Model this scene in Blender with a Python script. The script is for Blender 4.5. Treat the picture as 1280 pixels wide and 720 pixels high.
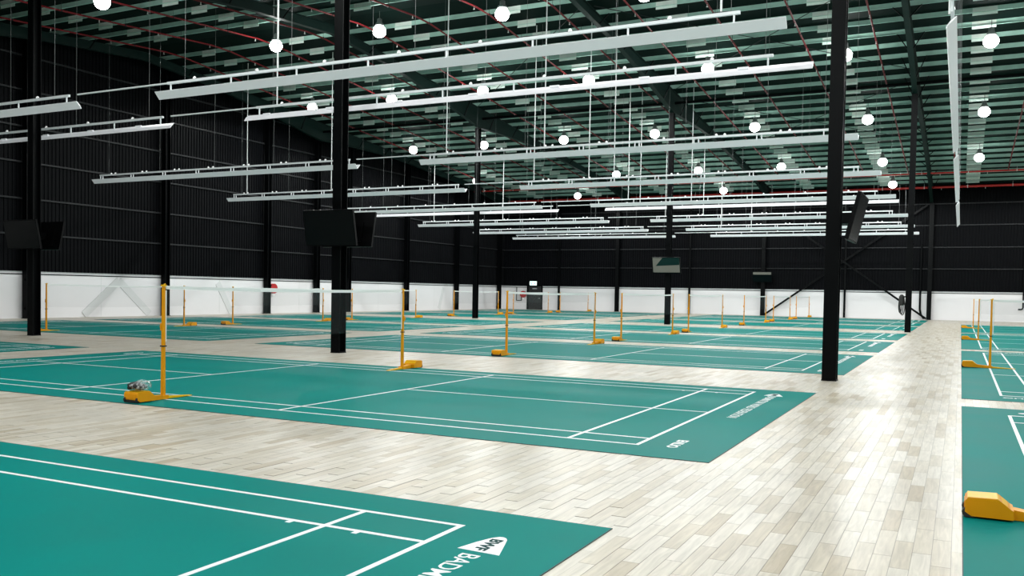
import bpy, bmesh, math, random
from mathutils import Vector, Matrix
random.seed(7)
for o in list(bpy.data.objects): bpy.data.objects.remove(o)
S = bpy.context.scene
COL = S.collection

# ------------------------------------------------------------------ camera
CAM = Vector((9.5617, -12.0966, 1.5452)); YAW, PITCH, ROLL, FPX = -0.485808, -0.031023, 0.0168135, 1149.94
f = Vector((math.sin(YAW)*math.cos(PITCH), math.cos(YAW)*math.cos(PITCH), math.sin(PITCH)))
rt = Vector((math.cos(YAW), -math.sin(YAW), 0)); up = rt.cross(f)
r2 = math.cos(ROLL)*rt + math.sin(ROLL)*up; u2 = -math.sin(ROLL)*rt + math.cos(ROLL)*up
cd = bpy.data.cameras.new('camera'); cam = bpy.data.objects.new('camera', cd); COL.objects.link(cam)
cam.matrix_world = Matrix(((r2.x, u2.x, -f.x, CAM.x), (r2.y, u2.y, -f.y, CAM.y), (r2.z, u2.z, -f.z, CAM.z), (0, 0, 0, 1)))
cd.sensor_fit = 'HORIZONTAL'; cd.sensor_width = 36; cd.lens = FPX*36/1280
cd.shift_x = 46.88/1280; cd.shift_y = 39.65/1280; cd.clip_end = 300
S.camera = cam
S.cycles.caustics_reflective = False; S.cycles.caustics_refractive = False; S.cycles.sample_clamp_indirect = 4

# ------------------------------------------------------------------ world, exposure
w = bpy.data.worlds.new('world'); S.world = w; w.use_nodes = True
w.node_tree.nodes['Background'].inputs[0].default_value = (0.5, 0.6, 0.65, 1)
w.node_tree.nodes['Background'].inputs[1].default_value = 0.02
vs = S.view_settings
vs.view_transform = 'Standard'; vs.look = 'None'; vs.gamma = 1; vs.use_curve_mapping = False; vs.exposure = 0.4
LAMP_W = 520.0          # each high bay's downward light
GLOBE_E = 46.0          # radiance of a high bay's glowing lens
STRIP_E = 0.12          # faint glow of the linear fixtures

# ------------------------------------------------------------------ layout (metres)
RIDGE_Y, RIDGE_Z, SLOPE = 20.5, 13.2, 0.077
def roof(y): return RIDGE_Z - SLOPE*abs(y - RIDGE_Y)
XL, XR, YB, YF = -27.4, 29.9, 63.5, -22.5
AY = [-9.86, 0.0, 11.05, 19.8, 28.55, 39.85, 48.6, 57.35]     # courts lying across the hall
AX, BX = 0.0, -16.95
PDX = [0, 0, -.17, -.24, -.33, -.40, -.44, -.45]               # net posts stand a little off the mats' middle
BDX = [0, 0, 0, 0, -.25, -.75, -.9, -1.05]                     # wall-side courts
RXC = 13.21; RY = [-4.64, 11.61, 27.66, 43.7]                  # courts lying along the hall
MHX, MHY = 7.55, 3.56                                          # mat half sizes
COLX = [-26.15, -14.9, -3.74, 7.45, 18.65]; COLY = [6.05, 34.3]
ORD = ['first', 'second', 'third', 'fourth', 'fifth', 'sixth', 'seventh', 'eighth', 'ninth', 'tenth', 'eleventh', 'twelfth', 'thirteenth']

# ------------------------------------------------------------------ materials
def mat(name, col, rough=.5, metal=0., spec=.5, noise=0., nscale=3., emit=None, estr=0., alpha=1.):
    m = bpy.data.materials.new(name); m.use_nodes = True
    nt = m.node_tree; b = nt.nodes['Principled BSDF']
    b.inputs['Base Color'].default_value = (*col, 1); b.inputs['Roughness'].default_value = rough
    b.inputs['Metallic'].default_value = metal; b.inputs['Specular IOR Level'].default_value = spec
    if emit: b.inputs['Emission Color'].default_value = (*emit, 1); b.inputs['Emission Strength'].default_value = estr
    if noise:
        g = nt.nodes.new('ShaderNodeNewGeometry'); n = nt.nodes.new('ShaderNodeTexNoise'); n.inputs['Scale'].default_value = nscale; n.inputs['Detail'].default_value = 5
        nt.links.new(g.outputs['Position'], n.inputs['Vector'])
        mx = nt.nodes.new('ShaderNodeMix'); mx.data_type = 'RGBA'
        nt.links.new(n.outputs['Fac'], mx.inputs[0])
        mx.inputs[6].default_value = (*[c*(1-noise) for c in col], 1); mx.inputs[7].default_value = (*[min(1, c*(1+noise)) for c in col], 1)
        nt.links.new(mx.outputs[2], b.inputs['Base Color'])
        mr = nt.nodes.new('ShaderNodeMapRange'); mr.inputs[3].default_value = max(.02, rough-.08); mr.inputs[4].default_value = min(1, rough+.08)
        nt.links.new(n.outputs['Fac'], mr.inputs[0]); nt.links.new(mr.outputs[0], b.inputs['Roughness'])
    if alpha < 1: b.inputs['Alpha'].default_value = alpha
    return m

PW, PL = 0.105, 0.66      # plank width and length
def plank_cell(x, y):
    row = math.floor(x/PW); off = (row*0.381966 % 1.0)*PL
    return row, math.floor((y+off)/PL), off
def plank_material():
    m = bpy.data.materials.new('pale_wood_planks'); m.use_nodes = True
    nt = m.node_tree; N = nt.nodes; L = nt.links; b = N['Principled BSDF']
    def math_(op, a, c=None):
        n = N.new('ShaderNodeMath'); n.operation = op
        for i, v in enumerate((a, c)):
            if v is None: continue
            if isinstance(v, (int, float)): n.inputs[i].default_value = v
            else: L.new(v, n.inputs[i])
        return n.outputs[0]
    g = N.new('ShaderNodeNewGeometry'); sx = N.new('ShaderNodeSeparateXYZ'); L.new(g.outputs['Position'], sx.inputs[0])
    fx = math_('DIVIDE', sx.outputs[0], PW); row = math_('FLOOR', fx)
    t = math_('MULTIPLY', row, 0.381966); off = math_('SUBTRACT', t, math_('FLOOR', t))
    fy = math_('ADD', math_('DIVIDE', sx.outputs[1], PL), off); pc = math_('FLOOR', fy)
    cv = N.new('ShaderNodeCombineXYZ'); L.new(row, cv.inputs[0]); L.new(pc, cv.inputs[1])
    wn = N.new('ShaderNodeTexWhiteNoise'); wn.noise_dimensions = '2D'; L.new(cv.outputs[0], wn.inputs['Vector'])
    ramp = N.new('ShaderNodeValToRGB'); L.new(wn.outputs['Value'], ramp.inputs[0])
    e = ramp.color_ramp.elements
    e[0].position = 0; e[0].color = (.46, .39, .285, 1); e[1].position = 1; e[1].color = (.67, .63, .555, 1)
    for p, c in ((.10, (.545, .485, .385, 1)), (.35, (.61, .56, .47, 1)), (.7, (.635, .59, .51, 1))):
        k = e.new(p); k.color = c
    # grain stretched along the plank
    mp = N.new('ShaderNodeMapping'); mp.inputs['Scale'].default_value = (34, 2.6, 1)
    ad = N.new('ShaderNodeVectorMath'); ad.operation = 'ADD'; L.new(g.outputs['Position'], ad.inputs[0])
    sc = N.new('ShaderNodeVectorMath'); sc.operation = 'SCALE'; L.new(wn.outputs['Color'], sc.inputs[0]); sc.inputs['Scale'].default_value = 9
    L.new(sc.outputs[0], ad.inputs[1]); L.new(ad.outputs[0], mp.inputs[0])
    n1 = N.new('ShaderNodeTexNoise'); n1.inputs['Scale'].default_value = 1; n1.inputs['Detail'].default_value = 6; n1.inputs['Distortion'].default_value = .8
    L.new(mp.outputs[0], n1.inputs['Vector'])
    mr = N.new('ShaderNodeMapRange'); mr.inputs[1].default_value = .3; mr.inputs[2].default_value = .75; mr.inputs[3].default_value = .80; mr.inputs[4].default_value = 1.07
    L.new(n1.outputs[0], mr.inputs[0])
    # broad wear
    n2 = N.new('ShaderNodeTexNoise'); n2.inputs['Scale'].default_value = 1.1; n2.inputs['Detail'].default_value = 3; L.new(g.outputs['Position'], n2.inputs['Vector'])
    mr2 = N.new('ShaderNodeMapRange'); mr2.inputs[1].default_value = .3; mr2.inputs[2].default_value = .7; mr2.inputs[3].default_value = .9; mr2.inputs[4].default_value = 1.06
    L.new(n2.outputs[0], mr2.inputs[0])
    fac = math_('MULTIPLY', mr.outputs[0], mr2.outputs[0])
    # joint lines between the planks
    ex = math_('ABSOLUTE', math_('SUBTRACT', math_('FRACT', fx), .5)); jx = math_('GREATER_THAN', ex, .5-.0022/PW)
    ey = math_('ABSOLUTE', math_('SUBTRACT', math_('FRACT', fy), .5)); jy = math_('GREATER_THAN', ey, .5-.0018/PL)
    j = math_('MAXIMUM', jx, jy); fac = math_('MULTIPLY', fac, math_('SUBTRACT', 1, math_('MULTIPLY', j, .35)))
    mm = N.new('ShaderNodeVectorMath'); mm.operation = 'SCALE'; L.new(ramp.outputs[0], mm.inputs[0]); L.new(fac, mm.inputs['Scale'])
    L.new(mm.outputs[0], b.inputs['Base Color'])
    rr = N.new('ShaderNodeMapRange'); rr.inputs[3].default_value = .28; rr.inputs[4].default_value = .38; L.new(n2.outputs[0], rr.inputs[0])
    L.new(rr.outputs[0], b.inputs['Roughness']); b.inputs['Specular IOR Level'].default_value = .075
    bp = N.new('ShaderNodeBump'); bp.inputs['Strength'].default_value = .012; bp.inputs['Distance'].default_value = .01
    L.new(n1.outputs[0], bp.inputs['Height']); L.new(bp.outputs[0], b.inputs['Normal'])
    return m

def net_material():
    m = bpy.data.materials.new('net_mesh'); m.use_nodes = True
    nt = m.node_tree; b = nt.nodes['Principled BSDF']
    b.inputs['Base Color'].default_value = (.18, .2, .2, 1); b.inputs['Roughness'].default_value = .8
    tr = nt.nodes.new('ShaderNodeBsdfTransparent'); mx = nt.nodes.new('ShaderNodeMixShader'); mx.inputs[0].default_value = .075
    nt.links.new(tr.outputs[0], mx.inputs[1]); nt.links.new(b.outputs[0], mx.inputs[2])
    nt.links.new(mx.outputs[0], nt.nodes['Material Output'].inputs[0]); return m
def film_material():
    m = bpy.data.materials.new('clear_plastic'); m.use_nodes = True
    nt = m.node_tree; b = nt.nodes['Principled BSDF']
    b.inputs['Base Color'].default_value = (.85, .88, .9, 1); b.inputs['Roughness'].default_value = .2
    tr = nt.nodes.new('ShaderNodeBsdfTransparent'); mx = nt.nodes.new('ShaderNodeMixShader')
    n = nt.nodes.new('ShaderNodeTexNoise'); n.inputs['Scale'].default_value = 22; mr = nt.nodes.new('ShaderNodeMapRange')
    mr.inputs[1].default_value = .42; mr.inputs[2].default_value = .62; mr.inputs[3].default_value = .02; mr.inputs[4].default_value = .45
    g = nt.nodes.new('ShaderNodeNewGeometry'); nt.links.new(g.outputs['Position'], n.inputs['Vector']); nt.links.new(n.outputs['Fac'], mr.inputs[0]); nt.links.new(mr.outputs[0], mx.inputs[0])
    nt.links.new(tr.outputs[0], mx.inputs[1]); nt.links.new(b.outputs[0], mx.inputs[2])
    nt.links.new(mx.outputs[0], nt.nodes['Material Output'].inputs[0]); return m

M = dict(
 plank=plank_material(), net=net_material(), film=film_material(),
 teal=mat('teal_court_vinyl', (.0006, .20, .180), .5, spec=.016, noise=.16, nscale=.9),
 mat_edge=mat('dark_mat_edge', (.01, .035, .035), .6),
 line=mat('white_court_paint', (.80, .83, .84), .45, noise=.04, nscale=6),
 logo_dark=mat('dark_teal_print', (.002, .05, .05), .6, spec=.05),
 white=mat('white_precast_wall', (.78, .77, .79), .7, noise=.05, nscale=.6),
 shadow_joint_grey=mat('pale_grey_shadow_and_joint', (.68, .69, .70), .65, noise=.04),  # grey shared by the painted wall shadows and the panel joints
 clad=mat('black_ribbed_cladding', (.003, .0033, .0042), .5, spec=.04, noise=.2, nscale=1.2),
 girt=mat('charcoal_girt_steel', (.02, .021, .023), .5, spec=.15, noise=.15),
 flash=mat('grey_flashing', (.42, .44, .45), .5, noise=.1),
 black=mat('black_painted_steel', (.0016, .002, .0024), .4, spec=.07, noise=.2),
 rafter=mat('dark_green_grey_rafter_paint', (.010, .024, .021), .5, spec=.08, noise=.12),
 sheet=mat('dark_green_roof_lining', (.0035, .011, .0092), .7, spec=.06, noise=.3, nscale=.8),
 purlin=mat('galvanised_purlin', (.38, .61, .53), .5, spec=.2, noise=.25, nscale=2.2),
 lap=mat('bright_galvanised_lap', (.74, .84, .78), .5, spec=.3, noise=.12, nscale=3),
 pipe=mat('dark_red_sprinkler_paint', (.17, .008, .012), .5, spec=.2, noise=.12),
 redpipe=mat('bright_red_sprinkler_main', (.55, .015, .012), .4, noise=.1),
 head=mat('pale_sprinkler_metal', (.7, .7, .68), .3, metal=.3),
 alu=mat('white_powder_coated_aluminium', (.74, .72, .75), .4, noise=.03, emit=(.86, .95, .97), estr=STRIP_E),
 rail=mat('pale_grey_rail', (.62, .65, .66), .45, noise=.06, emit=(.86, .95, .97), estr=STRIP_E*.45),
 wire=mat('steel_wire', (.16, .17, .17), .5),
 conduit=mat('white_conduit', (.75, .76, .76), .5),
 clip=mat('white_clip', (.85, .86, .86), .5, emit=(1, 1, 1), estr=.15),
 globe=mat('glowing_prismatic_lens', (.9, .9, .9), .3, emit=(.97, 1, .97), estr=GLOBE_E),
 globe_soft=mat('softer_glowing_lens', (.9, .9, .9), .3, emit=(.97, 1, .97), estr=GLOBE_E*.42),
 housing=mat('grey_lamp_housing', (.3, .31, .31), .4, metal=.5),
 yellow=mat('yellow_orange_post_paint', (.74, .30, .001), .45, spec=.2, noise=.10, nscale=4),
 ybright=mat('yellow_post_paint', (.80, .45, .001), .45, spec=.2, noise=.08, nscale=4),
 rubber=mat('black_rubber', (.012, .012, .012), .6, noise=.1),
 tape=mat('white_net_tape', (.82, .83, .82), .7, noise=.03),
 screen=mat('black_glass_screen', (.002, .003, .0035), .25, spec=.12),
 bezel=mat('black_plastic', (.002, .002, .0024), .45, spec=.08, noise=.1),
 door=mat('black_door_paint', (.012, .013, .014), .4, noise=.15),
 signw=mat('lit_white_sign', (.8, .9, .85), .5, emit=(.75, 1, .92), estr=1.0),
 signg=mat('lit_green_pictogram', (.02, .5, .3), .5, emit=(.05, .75, .45), estr=.8),
 beige=mat('dim_beige_screen_patch', (.17, .165, .145), .5, spec=.1, noise=.05), wedge=mat('dark_teal_screen_patch', (.004, .022, .02), .5, spec=.1),
 reel=mat('red_hose_reel', (.45, .01, .012), .4, noise=.1),
)

# ------------------------------------------------------------------ mesh helpers
class MB:
    def __init__(s): s.v = []; s.f = []
    def poly(s, vs, fs):
        o = len(s.v); s.v += [tuple(p) for p in vs]; s.f += [tuple(i+o for i in q) for q in fs]; return s
    def box(s, x0, x1, y0, y1, z0, z1):
        return s.poly([(x0,y0,z0),(x1,y0,z0),(x1,y1,z0),(x0,y1,z0),(x0,y0,z1),(x1,y0,z1),(x1,y1,z1),(x0,y1,z1)],
                      [(0,3,2,1),(4,5,6,7),(0,1,5,4),(1,2,6,5),(2,3,7,6),(3,0,4,7)])
    def cbox(s, c, d): return s.box(c[0]-d[0]/2, c[0]+d[0]/2, c[1]-d[1]/2, c[1]+d[1]/2, c[2]-d[2]/2, c[2]+d[2]/2)
    def prism(s, prof, a0, a1, axis):            # extrude a closed 2-D outline along an axis
        n = len(prof)
        def P(p, a): return (a, p[0], p[1]) if axis == 'x' else (p[0], a, p[1]) if axis == 'y' else (p[0], p[1], a)
        vs = [P(p, a0) for p in prof] + [P(p, a1) for p in prof]
        fs = [tuple(range(n-1, -1, -1)), tuple(range(n, 2*n))] + [(i, (i+1) % n, n+(i+1) % n, n+i) for i in range(n)]
        return s.poly(vs, fs)
    def tube(s, a, b, r, n=8, r2=None):
        a, b = Vector(a), Vector(b); d = (b-a).normalized(); r2 = r if r2 is None else r2
        t = d.orthogonal().normalized(); k = d.cross(t)
        vs = [a+(t*math.cos(2*math.pi*i/n)+k*math.sin(2*math.pi*i/n))*r for i in range(n)] + [b+(t*math.cos(2*math.pi*i/n)+k*math.sin(2*math.pi*i/n))*r2 for i in range(n)]
        return s.poly(vs, [tuple(range(n-1, -1, -1)), tuple(range(n, 2*n))] + [(i, (i+1) % n, n+(i+1) % n, n+i) for i in range(n)])
    def path(s, pts, r, n=6):
        for a, b in zip(pts, pts[1:]): s.tube(a, b, r, n)
        return s
    def lathe(s, prof, n=16, c=(0, 0, 0), axis='z'):
        vs = []; 
        for (r, h) in prof:
            for i in range(n):
                a = 2*math.pi*i/n; x, y = r*math.cos(a), r*math.sin(a)
                vs.append((c[0]+x, c[1]+y, c[2]+h) if axis == 'z' else (c[0]+h, c[1]+x, c[2]+y) if axis == 'x' else (c[0]+x, c[1]+h, c[2]+y))
        fs = [(j*n+i, j*n+(i+1) % n, (j+1)*n+(i+1) % n, (j+1)*n+i) for j in range(len(prof)-1) for i in range(n)]
        fs += [tuple(range(n-1, -1, -1)), tuple((len(prof)-1)*n+i for i in range(n))]
        return s.poly(vs, fs)
    def beam(s, a, b, wd, ht):                    # rectangular bar between two points
        a, b = Vector(a), Vector(b); d = (b-a).normalized()
        k = d.cross(Vector((0, 0, 1))); k = Vector((1, 0, 0)) if k.length < 1e-4 else k.normalized(); u = k.cross(d)
        vs = [p+k*sx*wd/2+u*sz*ht/2 for p in (a, b) for sx, sz in ((-1,-1),(1,-1),(1,1),(-1,1))]
        return s.poly(vs, [(0,3,2,1),(4,5,6,7),(0,1,5,4),(1,2,6,5),(2,3,7,6),(3,0,4,7)])
    def mesh(s, name, m, smooth=False):
        me = bpy.data.meshes.new(name); me.from_pydata(s.v, [], s.f)
        bm = bmesh.new(); bm.from_mesh(me); bmesh.ops.recalc_face_normals(bm, faces=bm.faces); bm.to_mesh(me); bm.free()
        for k in (m if isinstance(m, (list, tuple)) else [m]): me.materials.append(M[k])
        if smooth:
            for p in me.polygons: p.use_smooth = True
        return me
    def build(s, name, m, parent=None, smooth=False): return link(name, s.mesh(name, m, smooth), parent)

def link(name, me, parent=None, loc=(0, 0, 0), rz=0.0):
    o = bpy.data.objects.new(name, me); COL.objects.link(o); o.location = loc; o.rotation_euler = (0, 0, rz)
    if parent: o.parent = parent
    return o
def tag(o, label, cat, group=None, kind=None):
    o['label'] = label; o['category'] = cat
    if group: o['group'] = group
    if kind: o['kind'] = kind
    return o
def thing(name, label, cat, loc=(0, 0, 0), rz=0.0, group=None): return tag(link(name, None, None, loc, rz), label, cat, group)
def structure(o): o['kind'] = 'structure'; return o
def copy_tree(o, parent=None):
    c = o.copy(); COL.objects.link(c); c.parent = parent
    for ch in list(o.children): copy_tree(ch, c)
    return c

# ================================================================== floor
fl = MB(); fl.box(XL-.3, XR+.3, YF-.3, YB+.3, -.25, 0)
floor = structure(fl.build('floor', 'plank'))
def under_mat(x, y):
    for cy in AY:
        for cx in (AX, BX):
            if abs(x-cx) < MHX+.02 and abs(y-cy) < MHY+.02: return True
    return any(abs(x-RXC) < 3.6+.02 and abs(y-cy) < 7.45+.02 for cy in RY)
def to_px(p):
    d = Vector(p)-CAM; z = d.dot(f)
    if z < .3: return None
    return 593.12+FPX*d.dot(r2)/z, 399.65-FPX*d.dot(u2)/z
cells = []
for row in range(int(-1/PW), int(9.7/PW)):
    off = (row*0.381966 % 1.0)*PL
    for pc in range(int((-9.5+off)/PL)-1, int((3.5+off)/PL)+1):
        x, y = (row+.5)*PW, (pc+.5)*PL-off
        if under_mat(x, y) or y < -9.5 or y > 4: continue
        p = to_px((x, y, 0))
        if p is None or not (-40 < p[0] < 1320 and 0 < p[1] < 790): continue
        d = (Vector((x, y, 0))-CAM).length
        if d < 13.5: cells.append((d, x, y))
cells.sort()
# 300 largest planks as single pieces, the rest joined
pm = MB().box(-PW/2+.0012, PW/2-.0012, -PL/2+.0012, PL/2-.0012, -.004, .0022).mesh('floor_plank', 'plank')
def clear(x, y):          # a whole plank must not run under a mat
    return not (under_mat(x, y-PL/2) or under_mat(x, y+PL/2) or under_mat(x-PW/2, y) or under_mat(x+PW/2, y))
cells = [c for c in cells if clear(c[1], c[2])]
for d, x, y in cells[:300]: link('floor_plank', pm, floor, (x, y, 0))
rest = MB()
for d, x, y in cells[300:]: rest.box(x-PW/2+.0012, x+PW/2-.0012, y-PL/2+.0012, y+PL/2-.0012, -.004, .0022)
o = rest.build('floor_planks', 'plank', floor); o['kind'] = 'stuff'

# ================================================================== walls
DADO = 2.05
def ribbed(a0, a1, z_of, z0, const, axis, inward, pitch=.2, depth=.035):
    """vertical ribbed sheet running along an axis; z_of gives its top"""
    m = MB(); pts = []; a = a0
    while a < a1:
        pts += [(a, 0), (a+pitch*.55, 0), (a+pitch*.65, depth), (a+pitch*.9, depth)]; a += pitch
    pts.append((min(a, a1), 0)); n = len(pts); vs = []
    for (t, d) in pts:
        c = const+inward*d
        vs += [((c, t, z0), (c, t, z_of(t))) if axis == 'y' else ((t, c, z0), (t, c, z_of(t)))]
    m.poly([p for pr in vs for p in pr], [(2*i, 2*i+2, 2*i+3, 2*i+1) for i in range(n-1)])
    return m
GZ = [3.74, 5.32, 6.93, 8.5, 10.1, 11.6]
def wall(name, axis, const, inward, a0, a1, z_of):
    w_ = structure(ribbed(a0, a1, z_of, DADO, const, axis, inward).build(name, 'clad'))
    lo, hi = sorted((const-inward*.12, const+inward*.10))
    back = sorted((const-inward*.3, const-inward*.01))
    m = MB(); m.box(*((lo, hi, a0, a1) if axis == 'y' else (a0, a1, lo, hi)), 0, DADO); m.build('dado', 'white', w_)
    l2, h2 = sorted((const-inward*.05, const+inward*.135))
    m = MB(); m.box(*((l2, h2, a0, a1) if axis == 'y' else (a0, a1, l2, h2)), DADO+.002, DADO+.045); m.build('cap_flashing', 'flash', w_)
    l3, h3 = sorted((const+inward*.0, const+inward*.125))
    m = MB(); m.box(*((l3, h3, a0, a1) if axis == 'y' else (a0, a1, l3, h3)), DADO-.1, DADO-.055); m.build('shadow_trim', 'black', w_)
    for gz in GZ:
        ends = [t for t in (a0+(a1-a0)*i/200 for i in range(201)) if z_of(t) > gz+.25]
        if not ends: continue
        g0, g1 = sorted((const+inward*.04, const+inward*.135))
        m = MB(); m.box(*((g0, g1, min(ends), max(ends)) if axis == 'y' else (min(ends), max(ends), g0, g1)), gz-.035, gz+.035); m.build('girt', 'girt', w_)
    m = MB(); hz = max(z_of(a0), z_of(a1), z_of((a0+a1)/2))
    return w_
wl = wall('wall_left', 'y', XL, 1, YF, YB, roof)
wb = wall('wall_back', 'x', YB, -1, XL, XR, lambda t: roof(YB))
wr = wall('wall_right', 'y', XR, -1, YF, YB, roof)
wf = wall('wall_front', 'x', YF, 1, XL, XR, lambda t: roof(YF))
# diagonal shadow bands, painted in as pale grey strips on the left wall
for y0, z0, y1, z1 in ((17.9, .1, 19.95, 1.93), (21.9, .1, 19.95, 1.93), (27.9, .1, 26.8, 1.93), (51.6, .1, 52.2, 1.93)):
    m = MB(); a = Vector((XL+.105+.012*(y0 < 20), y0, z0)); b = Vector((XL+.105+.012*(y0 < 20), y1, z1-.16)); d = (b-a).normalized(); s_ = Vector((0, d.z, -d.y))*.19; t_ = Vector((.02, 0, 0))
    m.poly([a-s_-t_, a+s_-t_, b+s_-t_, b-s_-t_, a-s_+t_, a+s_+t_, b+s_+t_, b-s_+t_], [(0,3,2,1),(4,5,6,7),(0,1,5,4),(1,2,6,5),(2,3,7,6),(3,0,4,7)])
    m.build('painted_shadow_band', 'shadow_joint_grey', wl)
# precast joints of the white wall
for y in (18.9, 26.95, 34.0, 42.9, 50.8, 58.6):
    MB().box(XL+.095, XL+.104, y-.012, y+.012, .02, DADO-.1).build('panel_joint', 'shadow_joint_grey', wl)
# bolted fly braces crossing in front of the back wall
for (xa, za, xb, zb) in ((-4.19, .08, 7.2, 8.4), (7.335, .08, -4.15, 8.4)):
    cb_ = MB().beam((xa, YB-.42 if xa < 0 else YB-.55, za), (xb, YB-.42 if xa < 0 else YB-.55, zb), .1, .14)
    tag(cb_.build('cross_brace', 'black'), 'black diagonal brace rising from the foot of the %s' % ('screen-bearing back wall column' if xa < 0 else 'aisle-end wall column'), 'brace', 'crossed wall braces')
# exit door in the back wall
dr = structure(link('door_1', None, None, (-24.2, YB-.1, 0)))
MB().box(-.62, .62, -.06, -.002, 0, 2.04).build('door_leaf', 'door', dr)
for x0, x1 in ((-.78, -.64), (.64, .74)): MB().box(x0, x1, -.09, -.002, 0, 2.1).build('door_frame', 'black', dr)
MB().box(-.78, .74, -.09, -.002, 2.06, 2.14).build('door_frame', 'black', dr)
MB().box(-.25, .2, -.075, -.061, 1.82, 1.9).build('door_plate', 'flash', dr)
h_ = MB(); h_.tube((.5, -.061, 1.0), (.5, -.11, 1.0), .012); h_.tube((.5, -.11, 1.0), (.36, -.11, 1.0), .012); h_.build('door_handle', 'head', dr)

# ================================================================== ceiling
cl = MB(); t = .12
cl.prism([(YF-.3, roof(YF-.3)), (RIDGE_Y, RIDGE_Z), (YB+.3, roof(YB+.3)), (YB+.3, roof(YB+.3)+t), (RIDGE_Y, RIDGE_Z+t), (YF-.3, roof(YF-.3)+t)], XL-.3, XR+.3, 'x')
ceil = structure(cl.build('ceiling', 'sheet'))
# purlins (Z sections) running across the hall, doubled where they lap beside the rafters
pz = MB(); th = .006; HW = .195
pz.box(XL+.25, XR-.25, -th, 0, -HW, 0); pz.box(XL+.25, XR-.25, 0, .065, -th, 0); pz.box(XL+.25, XR-.25, -.065, 0, -HW, -HW+th)
pme = pz.mesh('purlin', 'purlin')
lme = MB().box(-.42, .42, -.016, -.007, -.30, -.004).mesh('purlin_lap', 'lap')
LAPX = [10.05, 4.48, -.92, -6.9, -12.05, -17.85, -23.25]
y = 27.92
while y > YF+1: y -= 1.53
y += 1.53; 
while y < YB-.6:
    if abs(y-RIDGE_Y) > .25:
        p = link('purlin', pme, ceil, (0, y, roof(y)-.002))
        if y > 6:
            for lx in LAPX: link('purlin_lap', lme, p, (lx, 0, 0))
    y += 1.53
# rafters following the roof, deeper where they meet the columns
def rdepth(y):
    d = min(abs(y-c) for c in (*COLY, YB, YF))
    return .62 + max(0, 1-d/9.5)**1.4*.72
ys = [YF+.2+i*(YB-YF-.4)/86 for i in range(87)]
def rafter_mesh():
    m = MB(); top = lambda y: roof(y)-.225
    def strip(x0, x1, lo, hi):
        for a, b in zip(ys, ys[1:]):
            m.poly([(x, yy, z(yy)) for yy in (a, b) for x, z in ((x0, lo), (x1, lo), (x1, hi), (x0, hi))],
                   [(0,1,5,4), (1,2,6,5), (2,3,7,6), (3,0,4,7)])
    bot = lambda y: roof(y)-rdepth(y)
    strip(-.006, .006, lambda y: bot(y)+.015, lambda y: top(y)-.01)
    strip(-.11, .11, bot, lambda y: bot(y)+.016); strip(-.11, .11, lambda y: top(y)-.014, top)
    return m.mesh('rafter', 'rafter')
rme = rafter_mesh()
for x in COLX:
    rf = link('rafter', rme, ceil, (x, 0, 0))
    yy = 7.99
    while yy < 61:
        if abs(yy-RIDGE_Y) > 1.2:
            for s_ in (-1, 1):
                MB().beam((s_*.1, yy, roof(yy)-rdepth(yy)+.05), (s_*.5, yy, roof(yy)-.2), .04, .04).build('fly_brace', 'black', rf)
        yy += 3.06
# struts between the column heads and thin bracing rods
for y0 in COLY:
    MB().tube((XL+.4, y0+.5, roof(y0)-.75), (XR-.4, y0+.5, roof(y0)-.75), .075, 10).build('roof_strut', 'black', ceil)
for a, b in (((-3.4, 33.6), (7.2, 22.0)), ((-3.4, 22.0), (7.2, 33.6)), ((-14.6, 33.6), (-4.0, 22.0)), ((-3.4, 47.5), (7.2, 35.5)), ((-3.4, 35.5), (7.2, 47.5))):
    MB().tube((a[0], a[1], roof(a[1])-.36), (b[0], b[1], roof(b[1])-.36), .016, 6).build('bracing_rod', 'girt', ceil)

# ================================================================== steel columns
def h_section(wx, wy, tf=.018, tw=.012):      # flanges face +-y
    a, b = wx/2, wy/2
    return [(-a,-b),(a,-b),(a,-b+tf),(tw/2,-b+tf),(tw/2,b-tf),(a,b-tf),(a,b),(-a,b),(-a,b-tf),(-tw/2,b-tf),(-tw/2,-b+tf),(-a,-b+tf)]
def steel_column(x, y, label, group):
    o = thing('steel_column', label, 'column', (x, y, 0), 0, group)
    m = MB(); m.prism(h_section(.25, .27), .022, roof(y)-rdepth(y)-.005, 'z'); m.build('shaft', 'black', o)
    MB().cbox((0, 0, .011), (.262, .282, .02)).build('base_plate', 'black', o)
    m = MB()
    for sx in (-1, 1):
        for sy in (-1, 1): m.tube((sx*.1, sy*.1, .021), (sx*.1, sy*.1, .05), .011, 6)
    m.build('anchor_bolts', 'girt', o); return o
CL = {
 (0, 0): None, (4, 0): None, (4, 1): None, (0, 1): None,
 (1, 0): 'black steel column carrying screens between the wall-side courts and the aisle-side courts',
 (2, 0): 'black steel column with back-to-back screens between the sixth and seventh aisle-side courts',
 (3, 0): 'thick black steel column with a side-facing screen at the edge of the wooden aisle',
 (1, 1): 'bare black steel column with no screen standing between rows of courts',
 (2, 1): 'black steel column with a pale beige screen, mid hall near the white back wall',
 (3, 1): 'black steel column at the aisle edge with coiled hoses hanging on its side'}
for (i, j), lab in CL.items():
    if lab: steel_column(COLX[i], COLY[j], lab, 'free-standing hall columns')
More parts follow.
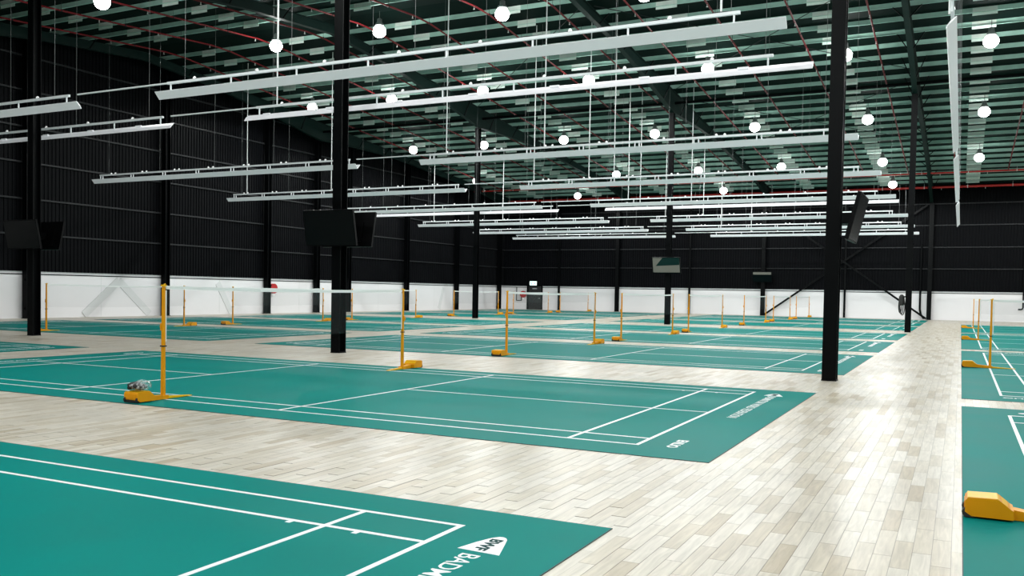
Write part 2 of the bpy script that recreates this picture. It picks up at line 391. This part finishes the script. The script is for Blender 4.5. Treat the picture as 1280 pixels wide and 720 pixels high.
# columns on the walls
def wall_column(x, y, wx, wy, top, label, group, name='wall_column'):
    o = thing(name, label, 'column', (x, y, 0), 0, group)
    m = MB(); m.prism(h_section(wx, wy, .02, .014), .022, top, 'z'); m.build('shaft', 'black', o)
    MB().cbox((0, 0, .011), (wx+.06, wy+.06, .02)).build('base_plate', 'black', o)
    for z in (.45, 1.72):
        MB().cbox((0, -wy/2-.03, z), (.08, .05, .08)).build('bolted_cleat', 'black', o); 
    return o
for k, yy in enumerate((14.75, 22.75, 30.7, 35.45, 38.9, 46.3, 54.0, 61.9)):
    n = ORD[7-k]
    wall_column(XL+.34, yy, .3, .32, roof(yy)-rdepth(yy) if yy == 35.45 else roof(yy)-.28, 'black steel wall column on the long side wall, %s one from the back wall corner' % n, 'columns on the side wall')
for k, xx in enumerate((-16.45, -4.35, 7.5)):
    wall_column(xx, YB-.34, .3, .3, roof(YB)-rdepth(YB-.34)-.05, ['black steel column against the white back wall, first large one past the exit door',
        'black steel column against the back wall with a screen and a diagonal brace foot', 'black steel column against the back wall at the end of the wooden aisle'][k], 'columns on the back wall')
for k, xx in enumerate((-21.85, -10.25, 1.7)):
    wall_column(xx, YB-.23, .14, .16, roof(YB)-.3, ['slim black post on the back wall just right of the exit door', 'slim black post on the back wall between two large columns behind the screen column',
        'slim black post on the back wall inside the crossed braces'][k], 'slim posts on the back wall', 'wall_post')
# downpipe beside the aisle column, bent pipe on the wall
dp = MB(); dp.path([(6.9, YB-.3, 5.5), (6.9, YB-.3, .75), (6.97, YB-.3, .4), (7.1, YB-.3, .2), (7.2, YB-.3, .071)], .07, 10)
tag(dp.build('downpipe', 'black'), 'black downpipe curving into the foot of the aisle-end wall column', 'pipe')
dp = MB(); dp.path([(13.45, YB-.22, 8.0), (13.45, YB-.22, 1.0), (13.38, YB-.22, .9), (13.15, YB-.22, .9)], .05, 8)
tag(dp.build('wall_pipe', 'black'), 'thin black pipe with a hooked end on the white back wall', 'pipe')
dp = MB(); dp.box(-26.02, -25.97, YB-.19, YB-.14, .75, 2.0); dp.box(-26.02, -25.5, YB-.19, YB-.14, .75, .8); dp.box(-25.55, -25.5, YB-.19, YB-.14, .75, 1.1)
tag(dp.build('reel_bracket', 'black'), 'black bracket frame on the back wall beside the exit door', 'bracket')

# ================================================================== hose reels, hoses, exit sign
def hose_reel(loc, rz, label):
    o = thing('hose_reel', label, 'hose reel', loc, rz)          # axis along local y, wall behind at +y
    MB().lathe([(.30, -.20), (.30, -.18), (.08, -.175), (.08, -.045), (.30, -.04), (.30, -.02)], 20, axis='y').build('drum', 'reel', o)
    m = MB()
    for k in range(4): m.lathe([(.12+.05*k, -.165+.005*k), (.15+.035*k, -.165), (.15+.035*k, -.06), (.12+.035*k, -.055)], 18, axis='y')
    m.build('hose', 'rubber', o)
    MB().cbox((0, -.01, 0), (.16, .02, .5)).build('wall_plate', 'reel', o)
    n = MB(); n.lathe([(.0, 0), (.06, .1), (.075, .2)], 10, (0, -.12, -.52)); n.build('nozzle_cone', 'clip', o)
    return o
hose_reel((XL+.14, 31.35, 1.5), math.pi/2, 'red hose reel on the long side wall beside a black wall column')
hose_reel((-25.3, YB-.14, 1.35), 0, 'red hose reel on the back wall beside the exit door')
ho = thing('hanging_hoses', 'looped black hoses hanging on the left side of the aisle column', 'hose', (COLX[3]-.125, COLY[1], 0))
MB().cbox((-.1, 0, 1.62), (.2, .06, .06)).build('hook', 'black', ho)
for k in range(3):
    m = MB(); pts = []
    for i in range(25):
        a = 2*math.pi*i/24; pts.append((-.12-.05*k+.10*math.sin(a)*(1-.2*k), .05*(k-1), 1.2+.0+(.42-.05*k)*math.cos(a)))
    m.path(pts, .022, 6); m.build('hose_loop', 'rubber', ho)
m = MB(); m.lathe([(.09, 1.22), (.12, 1.3), (.12, 1.62), (.05, 1.72)], 10, (-.16, 0, 0)); m.build('coil_sleeve', 'rubber', ho)
ex = thing('exit_sign', 'small lit white and green running figure exit sign above the black door', 'sign', (-24.35, YB-.1, 2.34))
MB().box(-.36, .36, -.12, -.002, -.2, .2).build('sign_box', 'bezel', ex)
MB().box(-.34, .34, -.128, -.121, -.18, .18).build('sign_face', 'signw', ex)
g_ = MB(); Yg = (-.137, -.129)
def gp(pts): g_.prism(pts, Yg[0], Yg[1], 'y')
gp([(-.30, .09), (-.27, .13), (-.23, .13), (-.21, .09), (-.23, .06), (-.27, .06)]); gp([(-.27, .05), (-.18, .05), (-.15, -.04), (-.21, -.05)])
gp([(-.21, -.05), (-.15, -.04), (-.10, -.09), (-.12, -.15), (-.15, -.15), (-.15, -.1)]); gp([(-.21, -.05), (-.18, -.07), (-.26, -.15), (-.31, -.15)])
gp([(-.18, .05), (-.11, .0), (-.12, -.03), (-.17, .0)]); gp([(0, .025), (.15, .025), (.15, .08), (.28, 0), (.15, -.08), (.15, -.025), (0, -.025)])
g_.build('running_figure_and_arrow', 'signg', ex)

# ================================================================== court mats
LT = .0028; MT = .006
def text_mesh(s, size, name, bold=0.0):
    cu = bpy.data.curves.new(name, 'FONT'); cu.body = s; cu.size = size; cu.align_x = 'LEFT'; cu.extrude = .0008; cu.offset = bold; cu.resolution_u = 3
    t_ = bpy.data.objects.new(name, cu); COL.objects.link(t_)
    dg = bpy.context.evaluated_depsgraph_get(); me = bpy.data.meshes.new_from_object(t_.evaluated_get(dg)); me.name = name
    bpy.data.objects.remove(t_); bpy.data.curves.remove(cu); return me
def fit(me, length, height):                 # scale lettering to its printed size
    xs = [v.co.x for v in me.vertices]; zs = [v.co.y for v in me.vertices]
    x0, y0 = min(xs), min(zs); sx = length/(max(xs)-x0); sy = height/(max(zs)-y0)
    for v in me.vertices: v.co.x = (v.co.x-x0)*sx; v.co.y = (v.co.y-y0)*sy
    return me
def lettered(s, length, height, m, bold):
    me = fit(text_mesh(s, .16, 'lettering', bold), length, height); me.materials.clear(); me.materials.append(M[m]); return me
ME_BIG = [(lettered(wd, ln, .125, 'line', .0005), o_) for wd, ln, o_ in (('BADMINTON', 1.03, 0), ('WORLD', .58, 1.12), ('FEDERATION', 1.05, 1.79))]
ME_SMALL = lettered('ENLIO', .52, .115, 'line', .004)
ME_BWF = lettered('BWF', .265, .082, 'logo_dark', .006)
lg = [(6.91, -.37), (6.945, -.20), (6.98, -.085), (7.0, -.045), (7.02, -.02), (7.045, -.015), (7.07, -.03), (7.09, -.06), (7.12, -.15), (7.195, -.385)]
ME_LOGO = MB().prism([(x, yv) for x, yv in lg], 0, .0016, 'z').mesh('federation_logo', 'line')
body = MB(); body.prism([(-MHX, -MHY), (MHX, -MHY), (MHX, MHY), (-MHX, MHY)], .0006, MT, 'z'); ME_BODY = body.mesh('mat_sheet', 'teal')
ed = MB()
for a in ((-MHX-.006, MHX+.006, -MHY-.006, -MHY), (-MHX-.006, MHX+.006, MHY, MHY+.006), (-MHX-.006, -MHX, -MHY, MHY), (MHX, MHX+.006, -MHY, MHY)): ed.box(*a, .0004, MT-.0003)
ME_EDGE = ed.mesh('mat_edge', 'mat_edge')
lw = .02
LINES = []
for s_ in (-1, 1):
    LINES += [('side_line', -6.7, 6.7, s_*3.03-lw, s_*3.03+lw), ('singles_side_line', -6.66, 6.66, s_*2.57-lw, s_*2.57+lw),
              ('back_line', s_*6.68-lw, s_*6.68+lw, -3.01, 3.01), ('long_service_line', s_*5.92-lw, s_*5.92+lw, -3.01, 3.01),
              ('short_service_line', s_*2.0-lw, s_*2.0+lw, -3.01, 3.01)]
    LINES.append(('centre_line', *sorted((s_*2.02, s_*6.66)), -lw, lw))
LME = [(n, MB().box(a, b, c, d, MT, MT+LT*(.72 if 'side' in n else 1)).mesh(n, 'line')) for n, a, b, c, d in LINES]
TICK = MB().box(-.02, .02, -.045, 0, MT, MT+LT*.7).mesh('test_mark', 'line')
def court(x, y, rz, label, group, near=False):
    o = thing('court_mat', label, 'court mat', (x, y, 0), rz, group)
    dy = -.07 if rz == 0 else .03
    link('mat_sheet', ME_BODY, o, (0, dy, 0)); link('mat_edge', ME_EDGE, o, (0, dy, 0))
    for n, me in LME: link(n, me, o)
    if near:
        for tx in (5.66, 6.19): link('test_mark', TICK, o, (tx, 2.55, 0))
    for s_ in (1, -1):                          # printed at both ends of the mat
        a = 0 if s_ == 1 else math.pi
        link('federation_logo', ME_LOGO, o, (0, s_*2.93, MT), a)
        link('logo_letters', ME_BWF, o, (s_*7.0, s_*2.845, MT+.0022), -math.pi/2+a)
        for me_, o_ in ME_BIG: link('federation_lettering', me_, o, (s_*6.985, s_*(2.48-o_), MT+.001), -math.pi/2+a)
        link('maker_lettering', ME_SMALL, o, (s_*6.965, s_*-2.5, MT+.001), -math.pi/2+a)
    return o
for i, cy in enumerate(AY):
    n = ORD[7-i]
    court(AX+(.03 if i == 0 else 0), cy, 0, 'teal badminton court mat in the aisle-side row, %s from the back wall' % n, 'aisle-side court mats', i < 2)
    if i >= 1: court(BX+BDX[i], cy, 0, 'teal badminton court mat in the wall-side row, %s from the back wall' % n, 'wall-side court mats')
for i, cy in enumerate(RY):
    court(RXC, cy, math.pi/2, 'teal court mat turned lengthwise beside the wooden aisle, %s from the back wall' % ORD[3-i], 'lengthwise court mats')

# ================================================================== net posts and nets
def make_post():
    o = thing('net_post', 'yellow net post', 'net post')
    m = MB(); a, b = .0255, .018
    prof = lambda r: [(-r, -r*.8), (-r*.8, -r), (r*.8, -r), (r, -r*.8), (r, r*.8), (r*.8, r), (-r*.8, r), (-r, r*.8)]
    vs = [(x, y, .05) for x, y in prof(a)] + [(x, y, 1.53) for x, y in prof(b)]
    m.poly(vs, [tuple(range(7, -1, -1)), tuple(range(8, 16))]+[(i, (i+1) % 8, 8+(i+1) % 8, 8+i) for i in range(8)]); m.build('pole', 'yellow', o)
    m = MB(); m.box(-.026, .026, -.03, .03, 1.531, 1.552); m.tube((0, 0, 1.552), (0, -.03, 1.565), .008, 6); m.build('top_hook', 'ybright', o)
    MB().cbox((0, 0, .72), (.064, .064, .016)).build('ring', 'rubber', o)
    m = MB(); m.box(.022, .042, -.02, .02, .93, 1.03); m.tube((.042, 0, .98), (.058, 0, .98), .014, 8); m.build('winder', 'yellow', o)
    # weighted base box, outward along +y
    p = [(.25, .012), (.51, .012), (.55, .04), (.55, .118), (.535, .138), (.36, .146), (.335, .139), (.27, .085), (.25, .075)]
    m = MB(); m.prism(p, -.125, .125, 'x'); bx = m.build('weight_box', 'yellow', o)
    m = MB(); m.prism([(.285, .1), (.35, .1495), (.535, .143), (.535, .1395), (.36, .1462), (.29, .1)], -.118, .118, 'x'); m.build('top_plate', 'ybright', bx)
    MB().box(-.124, .124, .49, .553, .003, .034).build('bumper', 'rubber', bx)
    MB().box(-.085, .085, .551, .555, .05, .11).build('end_panel', 'yellow', bx)
    for s_ in (-1, 1): MB().lathe([(.036, -.014), (.04, 0), (.036, .014)], 14, (s_*.11, .53, .0365), 'x').build('wheel', 'rubber', bx)
    m = MB(); m.prism([(-.05, .002), (.26, .002), (.26, .075), (.16, .062), (-.05, .05)], -.055, .055, 'x'); m.build('arm', 'yellow', o)
    m = MB(); m.prism([(-.50, .002), (-.05, .002), (-.05, .034), (-.50, .012)], -.035, .035, 'x'); m.build('foot_bar', 'ybright', o)
    return o
proto = make_post(); first = [True]
def post(x, y, rz, label, group):
    if first[0]: o = proto; first[0] = False
    else: o = copy_tree(proto)
    o.location = (x, y, MT+.0035); o.rotation_euler = (0, 0, rz); o['label'] = label; o['group'] = group; return o
def net(c, d, label, group, sag=.026):
    """net of 6.1 m centred at c, direction d (unit xy)"""
    o = thing('badminton_net', label, 'net', (c[0], c[1], 0), math.atan2(d[1], d[0]), group)
    N_ = 14; H = 2.99; zt = lambda x: 1.55-sag*(1-(x/H)**2)
    xs = [-H+2*H*i/N_ for i in range(N_+1)]
    def ribbon(zlo, zhi, th):
        m = MB()
        for a, b in zip(xs, xs[1:]):
            m.poly([(x, yv, z(x)) for x in (a, b) for yv, z in ((-th, zlo), (th, zlo), (th, zhi), (-th, zhi))], [(0,1,5,4), (1,2,6,5), (2,3,7,6), (3,0,4,7)])
        return m
    ribbon(lambda x: zt(x)-.048, zt, .004).build('top_tape', 'tape', o)
    m = MB()
    for a, b in zip(xs, xs[1:]): m.poly([(a, 0, zt(a)-.76), (b, 0, zt(b)-.76), (b, 0, zt(b)-.05), (a, 0, zt(a)-.05)], [(0, 1, 2, 3)])
    m.build('net_mesh', 'net', o)
    for s_ in (-1, 1): MB().box(s_*H-.012, s_*H+.012, -.003, .003, zt(H)-.76, zt(H)-.064).build('side_tape', 'tape', o)
    return o
for i, cy in enumerate(AY):
    for cx, rowname, ok in ((AX, 'aisle-side', i >= 1), (BX, 'wall-side', i >= 2)):
        if not ok: continue
        n = ORD[7-i]; g = '%s net posts' % rowname; cx += PDX[i] if cx == AX else BDX[i]
        post(cx, cy-3.03, math.pi, 'yellow net post, %s %s court from the back wall, sideline away from it' % (n, rowname), g)
        post(cx, cy+3.03, 0, 'yellow net post, %s %s court from the back wall, sideline towards it' % (n, rowname), g)
        net((cx, cy), (0, 1), 'white-taped net of the %s %s court from the back wall' % (n, rowname), '%s nets' % rowname)
for i, cy in enumerate(RY):
    n = ORD[3-i]
    post(RXC-3.03, cy, math.pi/2, 'yellow aisle-edge net post of the %s lengthwise court from the back wall' % n, 'lengthwise court net posts')
    post(RXC+3.03, cy, -math.pi/2, 'yellow net post off the aisle, %s lengthwise court from the back wall' % n, 'lengthwise court net posts')
    net((RXC, cy), (1, 0), 'white-taped net across the %s lengthwise court from the back wall' % n, 'lengthwise court nets')
# plastic bag of dark things lying on the seventh court's base box
bg = thing('plastic_bag', 'crumpled clear plastic bag of black things lying on a yellow post base', 'bag', (AX-.01, -3.03-.45, .168))
def lump(name, m, c, r, seed, amp, par, n=10):
    rnd = random.Random(seed); bm = bmesh.new(); bmesh.ops.create_icosphere(bm, subdivisions=3, radius=1)
    ph = [(Vector((rnd.uniform(-1, 1), rnd.uniform(-1, 1), rnd.uniform(-1, 1)))*rnd.uniform(2, 6), rnd.uniform(0, 6)) for _ in range(n)]
    for v in bm.verts:
        k = 1+amp*sum(math.sin(v.co.dot(a)+b) for a, b in ph)/n*2.2
        p = v.co*k; v.co = Vector((c[0]+p.x*r[0], c[1]+p.y*r[1], max(.002, c[2]+p.z*r[2])))
    me = bpy.data.meshes.new(name); bm.to_mesh(me); bm.free(); me.materials.append(M[m])
    for p in me.polygons: p.use_smooth = True
    return link(name, me, par)
lump('black_shoe', 'rubber', (-.07, .02, .055), (.06, .12, .05), 3, .25, bg); lump('black_shoe', 'rubber', (.06, -.01, .05), (.055, .11, .05), 8, .25, bg)
lump('bag_film', 'film', (.03, .03, .06), (.15, .13, .07), 5, .3, bg)

# ================================================================== screens on the columns
def tv(loc, rz, tilt, label, group):
    o = thing('hanging_screen', label, 'screen', loc, rz, group)      # faces local -y, mount behind
    W, H = 1.46, .86; R = Matrix.Rotation(tilt, 3, 'X')
    def tb(name, b, m, par=o):
        mb = MB().box(*b); mb.v = [tuple(R @ Vector(v)) for v in mb.v]; return mb.build(name, m, par)
    tb('casing', (-W/2, W/2, -.03, .035, -H/2, H/2), 'bezel'); tb('display', (-W/2+.02, W/2-.02, -.034, -.0305, -H/2+.03, H/2-.02), 'screen')
    tb('rear_housing', (-W*.3, W*.3, .036, .075, -H*.35, H*.2), 'bezel')
    return o
def mount(o, dy): MB().box(-.12, .12, .08, dy-.002, -.1, .1).build('wall_mount', 'black', o)
def screens(cx, cy, names, sides, z=2.99, tilt=.2, half=.135):
    for lab, (dx, dy) in zip(names, sides):
        rz = math.atan2(dx, -dy)       # local -y points to (dx,dy)
        off = half+.26
        o = tv((cx+dx*off, cy+dy*off, z), rz, tilt, lab, 'screens on the columns'); mount(o, .26)
screens(COLX[1], COLY[0], ['dark screen on the wall-side column, tilted down away from the back wall', 'dark screen on the wall-side column, tilted down towards the back wall'], [(0, -1), (0, 1)])
screens(COLX[2], COLY[0], ['dark screen on the middle near column, tilted down away from the back wall', 'dark screen on the middle near column, tilted down towards the back wall'], [(0, -1), (0, 1)])
screens(COLX[3], COLY[0], ['black screen seen edge-on, tilted down over the wooden aisle'], [(1, 0)], tilt=.24)
screens(COLX[2], COLY[1], ['pale beige screen on the mid-hall column near the back wall'], [(0, -1)], z=3.02, tilt=.28)
screens(-4.35, YB-.34, ['dark screen high on the back wall column with the brace foot'], [(0, -1)], z=3.05, tilt=.3, half=.15)

tvs = [o for o in COL.objects if o.name.startswith('hanging_screen')]
def screen_shapes(o, tilt, shapes):
    R = Matrix.Rotation(tilt, 3, 'X')
    for nm, m_, pts, d in shapes:
        mb = MB().prism(pts, -.0365-d, -.0345-d, 'y'); mb.v = [tuple(R @ Vector(v)) for v in mb.v]; mb.build(nm, m_, o)
screen_shapes(tvs[5], .28, [('screen_patch', 'beige', [(-.69, -.36), (.69, -.36), (.69, .40), (-.69, .40)], 0), ('screen_wedge', 'wedge', [(-.54, -.02), (.68, .03), (.69, .40), (-.18, .40)], .0025)])  # beige field and dark teal wedge laid flat over the display
screen_shapes(tvs[6], .3, [('screen_patch', 'beige', [(-.69, .2), (.69, .2), (.69, .40), (-.69, .40)], 0)])  # beige strip is a reflection painted along the top of the glass
# ================================================================== linear LED strips
SZ = 6.03
def make_strip(L_, face, label, group, x0, y, rz=0, rail_l=.35, rail_r=.75, link_to=None, wires=None, conduits=()):
    """strip of length L_ along local x; face -1/+1 tilts the panel to local -/+y, 0 = two panels back to back"""
    o = thing('led_strip_light', label, 'light fixture', (x0, y, SZ), rz, group)
    W = .215; ca = math.cos(math.radians(47))*W/2; sa = math.sin(math.radians(47))*W/2
    def panel(s_, oy):
        # s_=-1: faces -y and down (top edge at -y, bottom edge at +y)
        a = (oy+s_*ca, sa); b = (oy-s_*ca, -sa); nx, nz = (s_*sa/(W/2), -ca/(W/2)); t_ = .03
        prof = [a, b, (b[0]-nx*t_*.3, b[1]-nz*t_*.3+.012), (oy-nx*t_, -nz*t_), (a[0]-nx*t_*.4, a[1]-nz*t_*.4)]
        MB().prism(prof, 0, L_, 'x').build('light_panel', 'alu', o)
        n = max(2, int(L_/1.85))
        for i in range(n):                        # driver boxes on the back
            xx = (i+.35)*L_/n; c = Vector((xx, oy-nx*.055+s_*ca*.25, -nz*.055+sa*.3))
            MB().cbox(c, (.22, .05, .045)).build('driver_box', 'alu', o)
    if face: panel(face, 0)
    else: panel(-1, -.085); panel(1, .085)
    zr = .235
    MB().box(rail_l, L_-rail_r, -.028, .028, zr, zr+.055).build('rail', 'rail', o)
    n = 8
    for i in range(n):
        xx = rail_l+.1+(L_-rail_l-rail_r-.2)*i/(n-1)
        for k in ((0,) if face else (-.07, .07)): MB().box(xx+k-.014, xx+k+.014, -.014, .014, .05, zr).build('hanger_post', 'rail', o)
        if i < n-1:
            for k in ((.75,) if face else (.6, .85)):
                m = MB(); m.lathe([(.045, 0), (.035, .04), (.012, .06)], 8, (xx+k, 0, zr+.055)); m.build('clip', 'clip', o)
    m = MB(); cable = [(rail_l+.05+(L_-rail_l-rail_r-.1)*i/40, .02*math.sin(i*1.7), zr+.062+.012*math.sin(i*2.3)) for i in range(41)]
    m.path(cable, .009, 4); m.build('cable', 'rubber', o)
    def rz_at(xx):
        yy = y+math.sin(rz)*xx; return roof(yy)-SZ-.002
    for xx in (wires if wires is not None else [.9+(L_-1.8)*i/4 for i in range(5)]): MB().tube((xx, 0, zr+.05), (xx, 0, rz_at(xx)), .004, 5).build('suspension_wire', 'wire', o)
    for xx in conduits: MB().tube((xx, .045, zr+.03), (xx, .045, rz_at(xx)), .019, 7).build('feed_conduit', 'conduit', o)
    if link_to is not None: MB().tube((link_to, 0, zr+.03), (rail_l+.02, 0, zr+.03), .02, 6).build('link_pipe', 'rail', o)
    return o
AS = [(3.72, -1), (6.8, 1), (15.75, 0), (24.05, 0), (32.5, -1), (34.75, 1), (42.9, 0), (51.1, 0), (58.1, -1)]
ax0, ax1, bx0, bx1 = -7.38, 6.9, -24.0, -10.08
SN = ['white LED strip over the seventh aisle-side court, its smooth panel turned from the back wall',
      'white LED strip showing rear driver boxes, over the edge of the sixth aisle-side court',
      'white double LED strip over the gap between sixth and fifth aisle-side courts', 'white double LED strip over the gap between fifth and fourth aisle-side courts',
      'white LED strip over the near-column edge of the fourth aisle-side court', 'white LED strip over the column-side edge of the third aisle-side court',
      'white double LED strip over the gap between third and second aisle-side courts', 'white double LED strip over the gap between second and first aisle-side courts',
      'white LED strip over the first aisle-side court, closest to the back wall']
CON = [(3.6, 13.2), (1.0,), (1.0, 4.7), (.6, 3.1, 4.2), (2.0,), (1.9, 4.6), (.9, 3.2), (2.4,), (3.,)]
for k, (yy, fc) in enumerate(AS):
    make_strip(ax1-ax0, fc, SN[k], 'LED strips over the aisle-side courts', ax0, yy, link_to=bx1-ax0+.3-.35, conduits=CON[k])
    make_strip(bx1-bx0, fc, SN[k].replace('aisle-side', 'wall-side'), 'LED strips over the wall-side courts', bx0, yy, rail_r=.35, conduits=(1.2, 6.5) if k in (3, 6) else ())
for k, cy in enumerate(RY[1:]):
    make_strip(14.6, -1, 'white LED strip running lengthwise, over the %s lengthwise court from the back wall' % ORD[2-k], 'LED strips over the wooden aisle',
               9.3, cy-6.85, math.pi/2, rail_l=-.5, rail_r=-.2, conduits=(.5,) if k == 0 else ())

# ================================================================== high bay lamps
def make_highbay():
    o = thing('high_bay_lamp', 'lamp', 'lamp')
    m = MB(); R = .27
    m.lathe([(R*math.cos(a), R*.92*math.sin(a)) for a in [math.radians(-84+i*14) for i in range(10)]], 16); m.build('glass_globe', 'globe', o, True)
    MB().lathe([(.16, .20), (.20, .235), (.17, .30), (.11, .36), (.10, .50), (.04, .54)], 14).build('ballast_housing', 'housing', o, True)
    MB().tube((0, 0, .53), (0, 0, .83), .012, 6).build('hanging_rod', 'wire', o)
    return o
hb = make_highbay()
SOFT = [c for c in hb.children if c.name.startswith('glass_globe')][0].data.copy(); SOFT.materials.clear(); SOFT.materials.append(M['globe_soft'])
ld = bpy.data.lights.new('high_bay_light', 'SPOT'); ld.energy = LAMP_W; ld.spot_size = math.radians(176); ld.spot_blend = .12; ld.shadow_soft_size = .16; ld.color = (.97, 1, .98)
ldf = ld.copy(); ldf.energy = LAMP_W*1.6      # the rows over the far half burn brighter
def lamp(x, y, label, group):
    o = copy_tree(hb)
    if y > 35 or x < -20:                       # lens glow cut back here to keep the roof darker
        for ch in o.children:
            if ch.name.startswith('glass_globe'): ch.data = SOFT
    o.location = (x, y, roof(y)-1.03); o['label'] = label; o['group'] = group
    l = bpy.data.objects.new('lamp_light', ldf if y > 25 else ld); COL.objects.link(l); l.parent = o; l.location = (0, 0, -.266)
LX = [10.3, 5.05, -.62, -6.2, -11.8, -17.2, -22.4]
for k, (yy, xs) in enumerate(((57.3, [5.2, -6.3, -17.9]), (49.9, [10.27, 5.05, -.95, -6.33, -12.1, -23.2]), (39.45, LX), (28.85, LX), (19.6, LX[:-1]), (10.4, LX[:3]+[-17.2]), (0.5, LX[:4]), (-9., LX[:4]), (-18., LX[:4]))):
    xs = xs+([15.9, 21.5] if k != 0 else [16.7])
    for q_, x in enumerate(sorted(xs)): lamp(x, yy, 'glowing high bay lamp, %s row from back wall, %s from the long side wall' % (ORD[k], ORD[q_]), '%s lamp row' % ORD[k])

# ================================================================== sprinkler pipes
def pipe_len(x, k):
    o = thing('sprinkler_pipe', 'dark red sprinkler pipe under the roof, %s line from the long side wall' % ORD[k] if k < 13 else 'dark red sprinkler pipe following the roof slope above the lengthwise courts', 'pipe', (x, 0, 0), 0, 'sprinkler branch pipes')
    z = lambda y: roof(y)-.52
    m = MB(); m.path([(0, YF+1, z(YF+1)), (0, RIDGE_Y-.6, z(RIDGE_Y-.6)), (0, RIDGE_Y+.6, z(RIDGE_Y+.6)), (0, 56.43, z(56.43))], .036, 7); m.build('pipe_run', 'pipe', o)
    yy = 7.5
    while yy < 56:
        h = MB(); h.tube((0, yy, z(yy)-.03), (0, yy, z(yy)-.12), .014, 6); h.tube((0, yy, z(yy)-.12), (0, yy, z(yy)-.13), .035, 8); h.build('sprinkler_head', 'head', o)
        h = MB(); h.cbox((0, yy+1.3, z(yy+1.3)), (.09, .04, .09)); h.tube((0, yy+1.3, z(yy+1.3)+.04), (0, yy+1.3, roof(yy+1.3)-.2), .008, 5); h.build('pipe_hanger', 'girt', o)
        yy += 3.06
for c in list(hb.children)+[hb]: bpy.data.objects.remove(c)
for k, x in enumerate([-24.1, -21.2, -18.5, -15.75, -13.0, -10.3, -7.5, -4.75, -2.0, .8, 3.5, 6.2, 8.95, 12.0]): pipe_len(x, k)
for k, (yy, r, lab) in enumerate(((56.5, .06, 'bright red sprinkler main running across the roof, set back from the wall'), (61.6, .085, 'thick bright red sprinkler main running across the hall close to the back wall'))):
    o = thing('sprinkler_main', lab, 'pipe', (0, yy, roof(yy)-.52), 0, 'sprinkler mains')
    MB().tube((XL+.5, 0, 0), (XR-.5, 0, 0), r, 12).build('pipe_run', 'redpipe', o)
    x = XL+1.4
    while x < 16:
        h = MB(); h.box(x-.02, x+.02, -r-.015, r+.015, -r-.015, r+.015); h.tube((x, 0, r), (x, 0, .5-.21), .009, 5); h.build('pipe_hanger', 'head', o)
        h = MB(); h.tube((x+1.1, 0, -r+.005), (x+1.1, 0, -r-.12), .02, 6); h.build('sprinkler_head', 'head', o); x += 2.75
